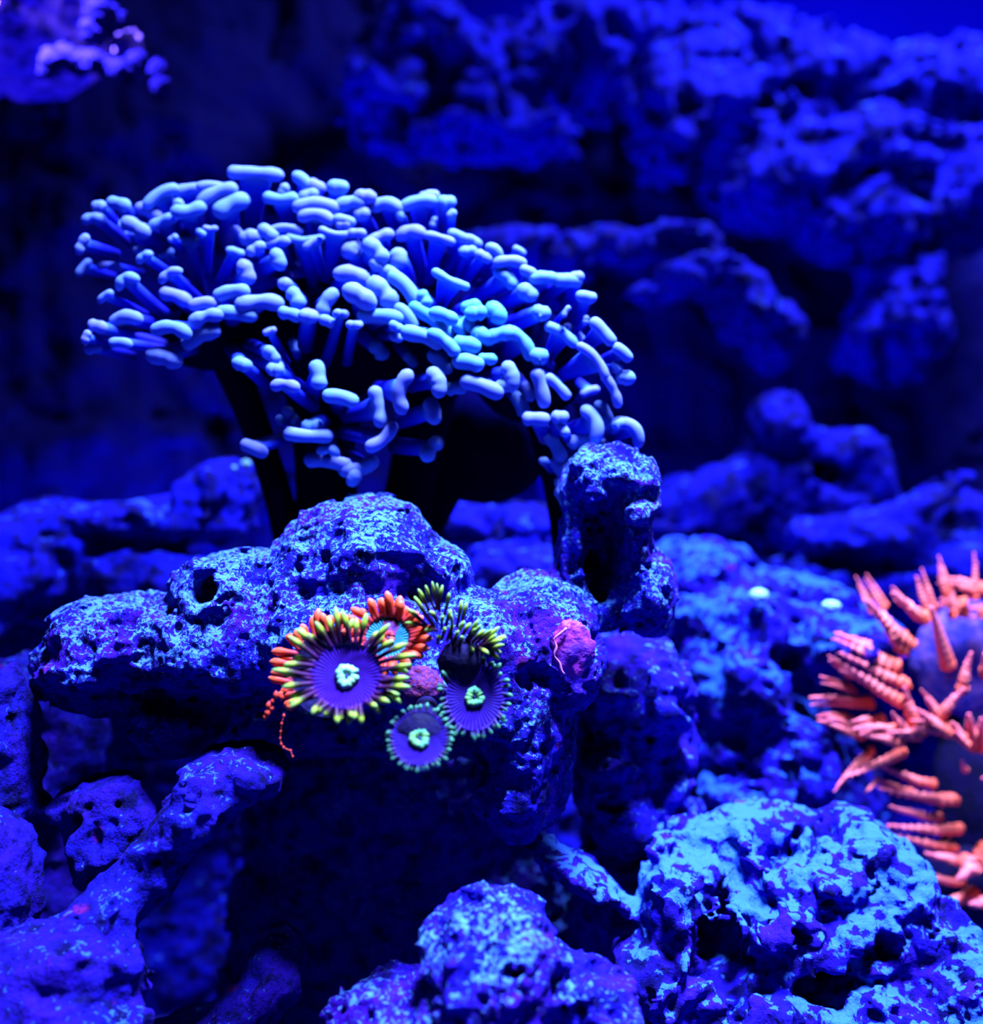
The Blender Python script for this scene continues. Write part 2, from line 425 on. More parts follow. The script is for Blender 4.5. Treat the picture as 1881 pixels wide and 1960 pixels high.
right_rock = R('broad craggy rock at the lower right, pale cyan crust around a shallow bowl on top', [
    (1330, 1635, .252, 70, 45, 70), (1400, 1615, .256, 75, 40, 60), (1480, 1590, .262, 75, 48, 60), (1600, 1645, .262, 110, 45, 60), (1640, 1600, .258, 45, 36, 50, 1, -35),
    (1500, 1690, .248, 150, 45, 60, 1, 12), (1680, 1690, .255, 95, 90, 80, 1, -35), (1740, 1800, .250, 110, 110, 80), (1420, 1730, .246, 130, 60, 70), (1580, 1780, .246, 150, 80, 80),
    (1275, 1740, .240, 55, 110, 60), (1250, 1850, .238, 70, 80, 60), (1340, 1930, .235, 80, 80, 70), (1480, 1930, .232, 80, 60, 60), (1640, 1940, .235, 150, 70, 80), (1500, 1820, .262, 240, 150, 70),
    (1810, 1900, .24, 130, 100, 90), (1130, 1690, .245, 100, 26, 40, 1, -30), (1390, 1830, .236, 52, 88, 60, -1), (1570, 1875, .236, 85, 50, 50, -1),
    (1412, 1905, .225, 30, 24, 30, -1), (1340, 1650, .240, 34, 22, 26, -1), (1440, 1640, .243, 40, 16, 26, -1), (1560, 1650, .244, 70, 15, 26, -1, 22), (1700, 1820, .236, 50, 44, 34, -1), (1480, 1745, .236, 26, 18, 26, -1), (1620, 1740, .236, 34, 20, 26, -1),
    (1600, 2250, .25, 380, 300, 140), (1600, 2600, .25, 330, 300, 140)],
    M_ROCKR, cell_px=6, dref=.24, k_px=32, amp=23.8, freq=75, pits=15, pitf=50, seed=5, fine=True, ridged=0.7, warp=0.6)

notch_rock = R('knobbly blue rock just right of the zoanthid rock, below the stub', [
    (1200, 1320, .285, 115, 100, 90), (1160, 1470, .280, 70, 90, 70), (1250, 1430, .29, 70, 110, 70), (1190, 1560, .28, 60, 60, 60),
    (1250, 1800, .30, 160, 300, 90), (1250, 2200, .30, 160, 300, 90)],
    M_ROCK2, cell_px=6.5, dref=.28, k_px=30, amp=22.1, freq=75, pits=14, pitf=60, seed=6)

plateau = R('blue rock plateau behind the zoanthid rock, right of the stub, dotted with pale spots', [
    (1400, 1180, .36, 170, 75, 110), (1560, 1210, .35, 130, 65, 110), (1320, 1110, .38, 110, 75, 80), (1390, 1290, .34, 90, 90, 80), (1480, 1160, .37, 150, 60, 90),
    (1350, 1390, .345, 70, 70, 60), (1500, 1450, .335, 100, 90, 70), (1420, 1520, .33, 70, 40, 50),
    (1470, 1700, .40, 230, 350, 60), (1470, 2100, .40, 230, 350, 60)],
    M_PLAT, cell_px=7, dref=.35, k_px=30, amp=23.8, freq=60, pits=13, pitf=45, seed=7, ridged=0.6, warp=0.6)

arch = R('blurred blue arch-shaped rock with a round hole, right of the stub', [
    (1480, 830, .50, 50, 70, 50), (1530, 930, .50, 60, 90, 60), (1600, 860, .50, 90, 40, 50), (1650, 930, .50, 45, 80, 50), (1590, 970, .50, 100, 40, 60),
    (1560, 1010, .50, 120, 60, 60), (1340, 960, .50, 130, 50, 60), (1420, 920, .50, 80, 40, 50, 1, 25), (1300, 1010, .5, 100, 40, 50),
    (1610, 900, .46, 50, 38, 90, -1), (1500, 1100, .52, 150, 70, 60), (1380, 1300, .56, 170, 220, 50), (1380, 1600, .56, 170, 250, 50)],
    M_ROCKB, cell_px=7.5, dref=.5, k_px=24, amp=20.4, freq=38, pits=10, pitf=30, seed=8)

dark_gap = R('blurred blue rock with a slanted spur above the orange anemone', [
    (1650, 1030, .45, 130, 55, 70), (1760, 960, .45, 90, 20, 40, 1, 30), (1800, 1080, .45, 150, 50, 80), (1550, 1120, .45, 80, 40, 60), (1640, 1075, .42, 50, 34, 60, -1),
    (1700, 1130, .46, 200, 70, 80), (1830, 1010, .47, 60, 60, 50), (1840, 1300, .5, 150, 180, 60), (1840, 1600, .5, 150, 280, 60)],
    M_ROCKB, cell_px=7.5, dref=.45, k_px=24, amp=20.4, freq=42, pits=11, pitf=32, seed=9)

left_mid = R('low blurred blue rock at the left behind the zoanthid rock', [
    (110, 1040, .37, 180, 75, 100), (270, 1000, .37, 110, 40, 80), (60, 1110, .36, 150, 70, 90), (250, 1110, .36, 170, 70, 80), (130, 1028, .335, 60, 16, 34, -1),
    (430, 950, .37, 75, 65, 60, 1, 20), (370, 1000, .37, 80, 40, 60), (300, 1180, .37, 250, 60, 70), (200, 1400, .42, 330, 250, 60), (450, 1500, .43, 170, 280, 50), (150, 1800, .42, 330, 380, 60)],
    M_ROCKB, cell_px=7, dref=.36, k_px=30, amp=18.7, freq=50, pits=9, pitf=35, seed=10)

left_low = R('dim blue rock at the left edge under the low blurred rock', [
    (30, 1330, .29, 90, 70, 70), (110, 1420, .30, 90, 110, 60), (20, 1480, .29, 110, 120, 70), (40, 1800, .31, 200, 320, 70), (40, 2200, .31, 200, 320, 70)],
    M_LEFT, cell_px=7.5, dref=.29, k_px=30, amp=20.4, freq=60, pits=9, pitf=45, seed=11)

rubble = R('low rubble rock seen through the gap between dome and stub', [
    (900, 1000, .42, 90, 35, 60), (1010, 1010, .40, 60, 40, 50), (1050, 1090, .37, 90, 45, 60), (960, 1100, .38, 80, 50, 60), (930, 1300, .45, 180, 230, 50), (930, 1700, .45, 180, 330, 50)],
    M_ROCKB, cell_px=7.5, dref=.40, k_px=22, amp=22.1, freq=50, pits=13, pitf=45, seed=12)

ridge_rock = R('blurred blue rock ridge sloping down behind the right end of the hammer coral', [
    (1010, 500, .50, 110, 45, 60), (1180, 480, .52, 90, 35, 60), (1290, 480, .53, 80, 45, 60), (1370, 540, .53, 100, 35, 60, 1, -25), (1430, 600, .53, 60, 40, 60, 1, -40),
    (1290, 545, .50, 70, 26, 50, 1, 12), (1480, 650, .54, 40, 50, 50), (1240, 515, .47, 60, 16, 40, -1),
    (1090, 600, .55, 90, 90, 40), (1090, 850, .56, 60, 260, 40), (1090, 1300, .56, 80, 300, 40)],
    M_ROCKB, cell_px=7.5, dref=.52, k_px=22, amp=22.1, freq=36, pits=12, pitf=30, seed=13)

back_wall_rock = R('large far rock face across the top right, full of dark holes', [
    (1130, 110, .68, 110, 90, 60), (1180, 60, .68, 120, 60, 60), (1310, 140, .68, 120, 110, 60), (1400, 230, .67, 150, 60, 60), (1270, 230, .66, 60, 90, 60),
    (1560, 180, .68, 130, 90, 60), (1700, 190, .68, 120, 90, 60), (1560, 330, .66, 150, 90, 60), (1690, 330, .66, 120, 80, 60), (1830, 180, .68, 90, 70, 60),
    (1840, 360, .66, 90, 90, 60), (1660, 430, .66, 130, 60, 60), (1470, 370, .65, 70, 40, 60), (1720, 520, .66, 45, 110, 60), (1710, 640, .66, 80, 75, 60), (1420, 110, .70, 160, 70, 50),
    (1560, 130, .62, 60, 40, 80, -1), (1485, 155, .62, 46, 46, 80, -1), (1820, 235, .61, 90, 45, 80, -1), (1215, 200, .62, 22, 60, 60, -1), (1810, 350, .61, 24, 20, 60, -1),
    (800, 90, .66, 90, 75, 50), (770, 190, .66, 110, 60, 50), (900, 170, .66, 80, 90, 50), (700, 180, .66, 50, 30, 40, 1, 35), (850, 255, .66, 140, 30, 40), (980, 270, .66, 90, 25, 40), (1010, 110, .67, 60, 60, 45),
    (840, 185, .62, 100, 38, 60, -1), (800, 75, .625, 40, 24, 50, -1),
    (1560, 330, .74, 200, 110, 70), (1450, 180, .76, 300, 60, 60)],
    M_ROCKB, cell_px=7.5, dref=.66, k_px=26, amp=32.3, freq=30, pits=19, pitf=26, seed=14, ridged=0.65, warp=0.6)

ledge = R('bright violet coralline ledge in the top left corner', [
    (20, 50, .46, 150, 105, 110), (-150, 50, .47, 220, 100, 120), (70, -20, .46, 110, 110, 100), (60, 160, .43, 160, 22, 60, -1), (-300, 60, .50, 260, 120, 150), (-560, 200, .55, 200, 250, 100), (-620, 700, .55, 160, 500, 90), (-620, 1300, .55, 160, 500, 90)],
    M_LEDGE, cell_px=8, dref=.46, k_px=28, amp=13.6, freq=45, pits=8, pitf=40, seed=16)

M_DARK = rock_material('painted_shade_rock', fleck=0.1, fleck_scale=160, base=(0.001, 0.001, 0.10), violet=(0.002, 0.001, 0.10), pale=(0.003, 0.006, 0.16), fine=0.5, rusty=False)  # near-black albedo: the shadow is put into this rock's colour
dark_back = R('rock face with shadow put into its dark colour, behind the hammer coral on the left', [
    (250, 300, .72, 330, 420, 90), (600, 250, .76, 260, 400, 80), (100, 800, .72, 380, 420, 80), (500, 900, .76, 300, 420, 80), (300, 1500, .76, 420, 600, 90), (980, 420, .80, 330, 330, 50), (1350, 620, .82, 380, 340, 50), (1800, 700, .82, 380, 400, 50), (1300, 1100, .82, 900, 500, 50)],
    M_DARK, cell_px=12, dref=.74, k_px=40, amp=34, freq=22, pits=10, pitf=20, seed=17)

# ------------------------------------------------------------------ tubes
def tube(path, radii, seg=10, flat=None, side=None, alongv=None, cap=True):
    """returns verts, quads(list), along values. flat: per-ring width multiplier on the side axis"""
    V = []; A = []; Fc = []
    n = len(path)
    for i, p in enumerate(path):
        t = (path[min(i+1, n-1)]-path[max(i-1, 0)]).normalized()
        s = side if side is not None else Vector((0.3, 0.9, 0.2))
        s = (s-t*s.dot(t))
        if s.length < 1e-6: s = t.orthogonal()
        s.normalize(); b = t.cross(s)
        fw = flat[i] if flat else 1
        for k in range(seg):
            a = 2*math.pi*k/seg
            V.append(p+s*math.cos(a)*radii[i]*fw+b*math.sin(a)*radii[i])
            A.append(alongv[i] if alongv else i/(n-1))
    for i in range(n-1):
        for k in range(seg):
            k2 = (k+1) % seg
            Fc.append((i*seg+k, i*seg+k2, (i+1)*seg+k2, (i+1)*seg+k))
    if cap:
        Fc.append(tuple(range(seg))[::-1]); Fc.append(tuple(range((n-1)*seg, n*seg)))
    return V, Fc, A

def build(name, parts, mat, parent=None, origin=None):
    """parts: list of (V, F, A); vertices given in world space"""
    V = []; Fc = []; A = []
    for v, f, a in parts:
        o = len(V); V += v; A += a; Fc += [tuple(i+o for i in q) for q in f]
    org = origin if origin is not None else Vector((0, 0, 0))
    me = bpy.data.meshes.new(name)
    me.from_pydata([tuple(p-org) for p in V], [], Fc)
    at = me.attributes.new('along', 'FLOAT', 'POINT'); at.data.foreach_set('value', A)
    me.polygons.foreach_set('use_smooth', [True]*len(me.polygons)); me.update()
    o = link(name, me, mat, parent)
    return o

def world_of(o):
    m = Vector((0, 0, 0))
    while o is not None: m = m+o.location; o = o.parent
    return m

# ------------------------------------------------------------------ hammer coral
Z1 = (120, 300, 3.359); Z2 = (580, 340, 3.359); Z3 = (900, 440, 3.5); Z4 = (420, 600, 3.919)
TIPS = []
def T(z, rows):
    for r in rows:
        X, Y, L, a, th = r[:5]
        curve = r[5] if len(r) > 5 else 0.12
        root = r[6] if len(r) > 6 else None
        if root: root = (z[0]+root[0]/z[2], z[1]+root[1]/z[2])
        back = r[7] if len(r) > 7 else 0
        TIPS.append((z[0]+X/z[2], z[1]+Y/z[2], L/z[2]*1.04+3, a, th/z[2]*1.14+1, curve, root, back))
T(Z1, [
 (1240,105,340,0,78,.02,(1230,420)), (1540,150,130,-40,70), (1625,190,120,-20,75), (1768,195,125,0,85), (1400,275,210,0,70,-.1), (1420,215,80,60,60),
 (1580,245,120,20,70), (1630,300,280,0,75,.15), (1635,370,220,-8,72,.2), (1810,405,130,-10,55), (820,205,200,8,60), (960,185,180,0,55),
 (985,230,260,25,75), (1080,305,230,30,105), (740,320,90,80,70), (810,350,210,15,75,-.12), (620,240,240,35,70,.1,(760,480)), (560,350,180,-25,80), (640,410,180,20,60),
 (360,300,160,-20,78,.1,(560,480)), (235,320,85,0,70,.1,(330,440)), (195,390,140,0,60,.2,(400,540)), (470,450,190,-30,90,.1,(620,560)), (120,560,130,60,55,.1,(320,620)),
 (130,710,120,50,40,.1,(300,760),.02), (300,700,160,-5,40,.1,(480,740),.02), (520,640,110,25,50,.15,(760,800)), (680,745,150,25,50,.2,(860,900)), (400,780,140,20,65,.3,(680,1030)), (270,895,110,30,45,.1,(500,1000)),
 (730,895,200,-20,85), (900,940,170,8,70), (1085,865,220,8,80), (400,1030,210,5,80,.2,(600,1080)), (700,1095,240,-8,80,.22), (885,1150,260,22,85,.08),
 (920,1025,210,15,80), (1120,1005,250,-5,78,.04), (1265,930,290,5,92), (225,1090,120,-15,78,.1,(620,1200)), (370,1195,140,-5,62,.1,(640,1240)), (195,1230,110,10,60,.1,(420,1280)), (655,1285,215,-15,105,.15),
 (950,465,80,5,35,-.2,(930,740)), (820,540,130,-10,50,.1,(900,880),.012), (1110,610,110,-10,55,.1,(1020,800)), (1240,590,120,30,60), (1200,520,120,15,90), (1320,490,130,-35,80), (1440,455,200,-3,45), (1380,545,150,10,60),
 (1555,540,240,-3,50,-.15,(1600,800)), (1760,500,210,-3,45,-.15,(1700,760)), (1385,660,130,-70,92,.1,(1230,740)), (1180,740,150,-70,92), (1430,820,80,0,75), (1500,910,140,-60,92), (1465,1010,150,-15,75),
 (1590,1020,110,-20,80,.1,(1560,1200)), (1700,1055,100,-20,65), (1790,1005,90,0,50,.1,(1700,1300)), (1330,1120,80,20,40,.1,(1430,1300)), (1150,1335,110,-20,80), (1345,1270,110,-50,75), (1370,1360,100,0,90),
 (710,525,60,30,40,.1,(760,600)), (890,490,60,-30,40), (150,1160,80,70,50,.1,(300,1220)), (520,600,120,-10,40,.1,(700,700),.01), (430,500,100,20,50,.1,(600,600),.015),
 (330,420,110,-30,50,.1,(500,520),.01), (820,480,120,10,45,.1,(850,600),.015), (1120,480,90,-40,50,.1,(1150,640),.01), (930,1100,110,-50,50,.1,(980,1000),.01), (660,620,100,20,45,.1,(780,760),.012)])
T(Z2, [
 (300,160,190,10,80), (400,120,130,0,75), (540,165,210,-8,75,.2,(600,330)), (740,150,220,10,70), (810,120,120,10,70), (920,160,110,5,88), (955,235,60,40,50), (375,235,100,5,78,.1,(430,330)),
 (345,355,110,0,50), (480,385,200,25,70,.1,(540,480)), (310,460,130,40,105,.1,(440,600)), (470,470,180,-45,105), (610,520,120,-80,115,.1,(660,660)), (690,345,180,5,80,.2,(760,620)), (880,385,190,-15,50,.05,(820,640)),
 (990,370,110,-20,65), (1090,400,120,-20,60,.2,(940,600)), (1060,470,110,10,60,.1,(1000,640)), (1160,505,110,-25,60,.1,(1050,660)), (1235,465,110,-40,60,.2,(1150,600)), (1330,535,200,0,62), (1460,610,130,-30,60),
 (1545,640,170,0,72), (1700,660,190,3,78,.02,(1560,760)), (1760,640,80,0,75), (320,620,215,-12,92,.2), (150,800,190,60,82), (365,760,220,-30,112), (515,735,230,-45,122), (555,610,130,-30,82),
 (660,700,260,-48,88), (945,660,250,-25,50,-.05,(880,850)), (1310,640,170,-35,75,.15,(1060,800)), (1440,740,130,-30,98,.1,(1280,820)), (1820,765,120,-10,72), (500,890,290,-5,88,.05), (670,890,190,-50,78),
 (830,910,330,-38,82,.05), (780,780,110,-60,80), (905,885,180,-20,78), (1030,950,130,25,112), (1110,870,130,10,92), (1240,870,150,-50,112), (1080,830,120,10,82), (1530,870,110,-10,102,.1,(1320,960)),
 (770,1020,280,-15,92,.05), (910,1050,230,-40,78), (1050,1070,170,-10,92), (1140,1010,120,-30,102), (1250,1010,200,15,82), (1410,1040,250,-45,80,.2,(1260,1160)), (1515,1150,90,0,102),
 (885,1180,180,-42,82), (1060,1185,190,-10,92), (1185,1165,110,-5,72), (490,1110,130,-50,92,.1,(360,1000),.01), (690,1170,100,-50,60,.1,(620,1080),.012), (600,1025,80,-20,60), (325,945,90,0,50,.1,(290,1150)),
 (240,880,90,0,50,.1,(150,1150)), (1150,1340,280,-20,88,.05), (980,1350,140,10,82), (1340,1270,170,-70,90,.15,(1150,1280)), (1310,1335,140,5,82), (30,890,110,-10,75,.1,(10,1050)),
 (60,420,130,30,48,.1,(120,620)), (260,300,90,0,45), (1390,470,80,-30,45,.1,(1300,600),.01), (840,290,70,60,45,.1,(850,400),.01), (620,230,80,-70,55), (1600,720,90,60,35,.1,(1560,800),.01), (470,560,90,-40,60), (600,960,90,-30,60)])
T(Z3, [
 (890,680,220,-48,78,.03,(800,760)), (1020,820,150,-40,72,.05,(900,880)), (640,545,75,60,32,.1,(560,640)), (775,605,55,80,36,.1,(700,680)), (1040,990,120,-10,88,.1,(900,1000)), (985,915,80,-50,50,.1,(860,940)),
 (700,690,160,-40,60,.1,(600,760),.012), (620,690,240,-35,62,.1,(520,860)), (840,860,290,-45,58,.1,(570,1000)), (960,1070,240,-65,58,.1,(900,960)), (475,1060,260,-78,82,.03,(470,900)), (590,1050,210,-45,66,.05,(500,960)),
 (340,1170,170,-65,80,.1,(260,1060),.008), (390,1080,130,-70,60,.1,(330,1000),.008), (440,1265,175,-5,88,.05,(500,1380)), (600,1255,105,0,88,.1,(560,1380)),
 (840,1290,240,-70,85,.2,(620,1370)), (905,1230,180,-70,75,.2,(860,1330)), (745,1405,190,12,88,.1,(640,1450)), (1090,1320,230,-40,78,.3,(960,1380)), (990,1300,80,20,70), (920,1480,150,-70,82,.2,(860,1560)),
 (990,1510,120,-60,92,.2,(960,1600)), (1140,1560,270,-45,78,.25,(1040,1640)), (570,1440,230,-60,82,.05,(640,1600)), (600,1580,140,-60,92,.1,(650,1680)), (620,1790,140,-60,72,.1,(700,1860)), (590,1720,110,-85,40,.1,(640,1800)),
 (490,1550,50,0,48,.1,(540,1600),.01), (760,1510,190,-5,40,.2,(760,1600)), (800,1080,120,20,50,.1,(700,1000),.02), (620,1330,110,-60,60,.1,(660,1430))])
T(Z4, [
 (170,380,130,-10,82,.15,(330,520)), (380,310,110,-30,78,.1,(520,480)), (415,420,120,-10,98,.1,(630,570)), (370,130,80,20,42,.1,(450,260),.01), (740,460,210,-82,112,.05,(700,600)), (490,530,220,-8,78,.15,(680,680)),
 (910,625,250,-12,102,.12), (1190,700,300,-82,95,.02,(980,765)), (1350,580,310,78,98,.25,(1210,560)), (1600,730,190,-72,112,.1,(1380,790)), (1640,510,210,-66,108,.2,(1460,530)), (665,920,350,-2,95,-.05), (700,840,140,0,100,.2),
 (260,1010,220,-20,92,.05,(520,930)), (1230,940,280,38,98,-.12,(975,900)), (1590,1010,210,50,108,.12,(1345,990)), (815,1110,340,-10,98,.06), (820,1015,150,-10,70,.3), (1050,1170,280,15,105,-.15,(1000,1080)), (1010,1230,130,60,100),
 (460,800,70,-30,60,.1,(520,840),.015), (510,735,70,0,65,.1,(560,800),.015), (560,800,70,60,40,.1,(600,840),.015), (560,240,100,-70,60,.1,(600,400),.02), (1020,80,100,5,50,.1,(960,340))])

HEADS = [(425, 640), (600, 600), (700, 640), (840, 610), (960, 690), (640, 800), (1060, 850), (1130, 900), (1060, 720)]
def coral_depth(x, y):
    base = 0.252+0.000085*max(0, 620-y)
    if y > 760: base += 0.00004*(y-760)
    base += 0.000018*abs(x-700)*0.5
    return base

coral = empty('hammer_coral', P(700, 930, 0.275))
tag(coral, 'large pale blue hammer coral arching over the rocks, many sausage-tipped tentacles', 'coral')
CO = coral.location
def skin_body():
    u = F
    parts = []
    # fleshy bodies of the heads and the branching skeleton below them
    for (x, y, d, rx, ry, rz) in ((425, 640, .292, 150, 70, 100), (620, 650, .292, 170, 120, 90), (830, 640, .292, 170, 100, 90), (1010, 700, .292, 110, 110, 80), (630, 800, .290, 60, 85, 60), (1100, 860, .290, 60, 90, 60), (925, 850, .325, 130, 115, 110)):
        c = P(x, y, d); s = d/u
        path = [c+Vector((0, 0, -ry*s*math.cos(math.pi*i/10))) for i in range(11)]
        rad = [max(0.0003, rz*s*math.sin(math.pi*i/10)) for i in range(11)]
        parts.append(tube(path, rad, 20, [rx/rz]*11, Vector((1, 0, 0)), [0.1]*11))
    for (x0, y0, x1, y1, d, r) in ((425, 660, 580, 1150, .30, 34), (600, 700, 600, 1200, .30, 60), (630, 800, 650, 1200, .295, 42), (830, 660, 720, 1200, .31, 60), (1010, 720, 1100, 1160, .30, 36), (1100, 860, 1140, 1160, .295, 38), (930, 760, 700, 1200, .325, 50)):
        a, b = P(x0, y0, d), P(x1, y1, d)
        m = (a+b)/2+Vector((0.004, 0, 0.003))
        path = [a*(1-t)**2+m*2*t*(1-t)+b*t*t for t in [i/10 for i in range(11)]]
        parts.append(tube(path, [r*d/u*(1.1-0.3*math.sin(math.pi*i/10)) for i in range(11)], 14))
    o = build('skeleton', parts, M_SKEL, coral, CO)
skin_body()

for (x, y, L, a, th, curve, root, back) in TIPS:
    d = coral_depth(x, y)+back+rnd.uniform(-.003, .003)
    s = d/F
    if root is None:
        hx, hy = min(HEADS, key=lambda h: (h[0]-x)**2+(h[1]-y)**2*1.3)
        rx, ry = hx+(x-hx)*0.45, hy+(y-hy)*0.45
        dd = 0.030
        # tips that face the camera: root mostly straight behind
        ln = math.hypot(x-rx, y-ry)
        if ln > 70: rx, ry = x+(rx-x)*70/ln, y+(ry-y)*70/ln
        rdep = d+dd
    else:
        rx, ry = root
        rdep = d+0.010+back*0.3
        # carry on a little past the point where the stalk disappears
        rx, ry = x+(rx-x)*1.15, y+(ry-y)*1.15
    c = P(x, y, d); r0 = P(rx, ry, rdep)
    stalk_dir = (c-r0).normalized()
    ar = math.radians(a)
    bar = Vector((math.cos(ar), rnd.uniform(-.25, .25), math.sin(ar))).normalized()
    bar = (bar-stalk_dir*bar.dot(stalk_dir)*0.35).normalized()
    updir = Vector((-math.sin(ar), 0, math.cos(ar)))
    if updir.z < 0: updir = -updir
    half = max(0.5, (L-th)/2)*s; rt = th/2*s
    # --- tip: a sausage, a little lobed, bent by curve
    n = 13; path = []; rad = []
    lob = rnd.uniform(1.5, 3.2); ph = rnd.uniform(0, 6)
    dent = rnd.uniform(0.02, 0.22)
    prof = []
    for i in range(4):                         # rounded start
        q = (i+0.25)/4*math.pi/2
        prof.append((-half-rt*math.cos(q)*0.98, math.sin(q)))
    for i in range(1, n-1):
        prof.append((-half+2*half*i/(n-1), 1))
    for i in range(3, -1, -1):
        q = (i+0.25)/4*math.pi/2
        prof.append((half+rt*math.cos(q)*0.98, math.sin(q)))
    for (t, rr) in prof:
        e = t/(half+rt)
        off = -curve*L*s*e*e
        path.append(c+bar*t+updir*off+stalk_dir*(-abs(curve)*0.3*L*s*e*e))
        rad.append(rt*rr*(1-dent*math.exp(-(e/0.35)**2)+0.05*math.sin(lob*e*3+ph)))
    tv = rnd.uniform(0.15, 0.9)*(1 if root is None else 0.8)
    cen = math.exp(-((x-900)/150)**2-((y-620)/90)**2)
    tv = min(1, tv*0.6+cen*0.7)
    tip = tube(path, rad, 14, [0.92]*len(path), stalk_dir, [tv]*len(path))
    # --- stalk: tube that flares out to the width of the bar
    ns = 12; sp = []; sr = []; fl = []; al = []
    mid = (r0+c)/2+Vector((rnd.uniform(-1, 1)*4*s, 0, rnd.uniform(-3, 5)*s))
    w0 = min(rt*0.95, 19*s)
    wide = max(1.0, (half*0.82+rt*0.4)/max(w0, 1e-6))
    for i in range(ns+1):
        t = i/ns
        p = r0*(1-t)**2+mid*2*t*(1-t)+c*t*t
        sp.append(p); rr = w0*(1.05-0.15*t) if t < .9 else w0*(0.9-(t-.9)*1.5)
        sr.append(rr)
        g = max(0, (t-0.1)/0.9)
        fl.append(1.1+(max(wide, 1.1)-1.1)*g**1.5)
        al.append(t)
    st = tube(sp, sr, 12, fl, bar, al)
    so = build('tentacle', [st], M_STALK, coral, CO)
    build('tentacle_tip', [tip], M_TIP, so, CO)

# ------------------------------------------------------------------ polyps
def frame_from(normal):
    n = Vector(normal).normalized()
    x = Vector((1, 0, 0)); x = (x-n*x.dot(n)).normalized()
    return Matrix((x, n.cross(x), n)).transposed()

def disc_mesh(r, depth, wav, seg=96, rings=14):
    V = []; A = []; Fc = []
    for j in range(rings+1):
        t = j/rings
        for k in range(seg):
            a = 2*math.pi*k/seg
            z = -depth*(1-t)**2*0.2+depth*t*t+wav*t*t*math.cos(a*seg/6*0.5+j)*0.4+wav*0.5*math.sin(3*a)*t
            V.append(Vector((r*t*math.cos(a), r*t*math.sin(a), z))); A.append(min(1, t*1.2))
    for j in range(rings):
        for k in range(seg):
            k2 = (k+1) % seg
            Fc.append((j*seg+k, j*seg+k2, (j+1)*seg+k2, (j+1)*seg+k))
    return V, Fc, A

def polyp(label, px, py, d, r_px, normal, ntent, len_px, tw_px, m_disc, m_tent, m_mouth=M_MOUTH, mouth_px=20, spread=(0.25, 0.9), squash=1.0,
          name='zoanthid_polyp', cat='coral polyp', group='zoanthid polyps on the centre rock', m_col=M_COL, col_to=None, skip=None, lenf=None, sd=1, tails=0):
    rr = random.Random(sd)
    s = d/F; c = P(px, py, d); M = frame_from(normal)
    root = empty(name, c); root.rotation_euler = M.to_euler()
    tag(root, label, cat, group)
    v, f, a = disc_mesh(r_px*s, r_px*s*0.18, r_px*s*0.05)
    v = [Vector((p.x, p.y*squash, p.z)) for p in v]
    build('oral_disc', [(v, f, a)], m_disc, root)
    # mouth: raised broken ring with a slit
    ring = []; n = 30
    for i in range(n):
        t = 0.3+6.1*i/(n-1)
        q = mouth_px*s*(0.60+0.08*math.sin(3*t+sd))
        ring.append(Vector((q*math.cos(t), q*math.sin(t)*1.1, mouth_px*s*0.12)))
    build('mouth_ring', [tube(ring, [mouth_px*s*(0.38+0.07*math.sin(2.3*i)) for i in range(n)], 10, None, Vector((0, 0, 1)))], m_mouth, root)
    sl = [Vector((mouth_px*s*0.10*math.sin(i), mouth_px*s*(i-3)/3*0.42, mouth_px*s*0.16)) for i in range(7)]
    build('mouth', [tube(sl, [mouth_px*s*0.16*math.sin(math.pi*(i+.5)/7) for i in range(7)], 8)], M_SLIT, root)
    # column down into the rock
    inv = M.inverted()
    end = inv @ ((col_to or Vector((0, 0.012, -0.004))))
    cp = [end*(i/8)+Vector((0, 0, -r_px*s*0.03)) for i in range(9)]
    cr = [r_px*s*(0.93-0.5*min(1, i/4)) for i in range(9)]
    build('column', [tube(cp, cr, 24, None, Vector((1, 0, 0)))], m_col, root)
    for k in range(ntent):
        a = 2*math.pi*(k+rr.uniform(-.25, .25))/ntent
        if skip and skip(math.degrees(a) % 360): continue
        two = k % 2
        L = len_px*s*rr.uniform(.78, 1.22)*(1 if two else .84)
        if lenf: L *= lenf(math.degrees(a) % 360)
        e = spread[0]+(spread[1]-spread[0])*(rr.random()*0.5+two*0.5)        # elevation in radians-ish
        rad = Vector((math.cos(a), math.sin(a), 0))
        b = Vector((rad.x*r_px*s*0.95, rad.y*r_px*s*0.95*squash, r_px*s*0.12))
        side = Vector((-math.sin(a), math.cos(a), 0))*rr.uniform(-.32, .32)
        d0 = (rad*math.cos(e)+Vector((0, 0, 1))*math.sin(e)+side).normalized()
        d1 = (rad*math.cos(e-.5)+Vector((0, 0, 1))*math.sin(e-.5)+side*2).normalized()
        n = 9; path = []; p = b
        for i in range(n):
            path.append(p); t = i/(n-1)
            p = p+(d0*(1-t)+d1*t)*(L/(n-1))
        w = tw_px*s*0.5
        prof = [0.75, .72, .7, .74, .86, 1.0, 1.0, .8, .28]
        build('tentacle', [tube(path, [w*q for q in prof], 8)], m_tent, root)
    return root

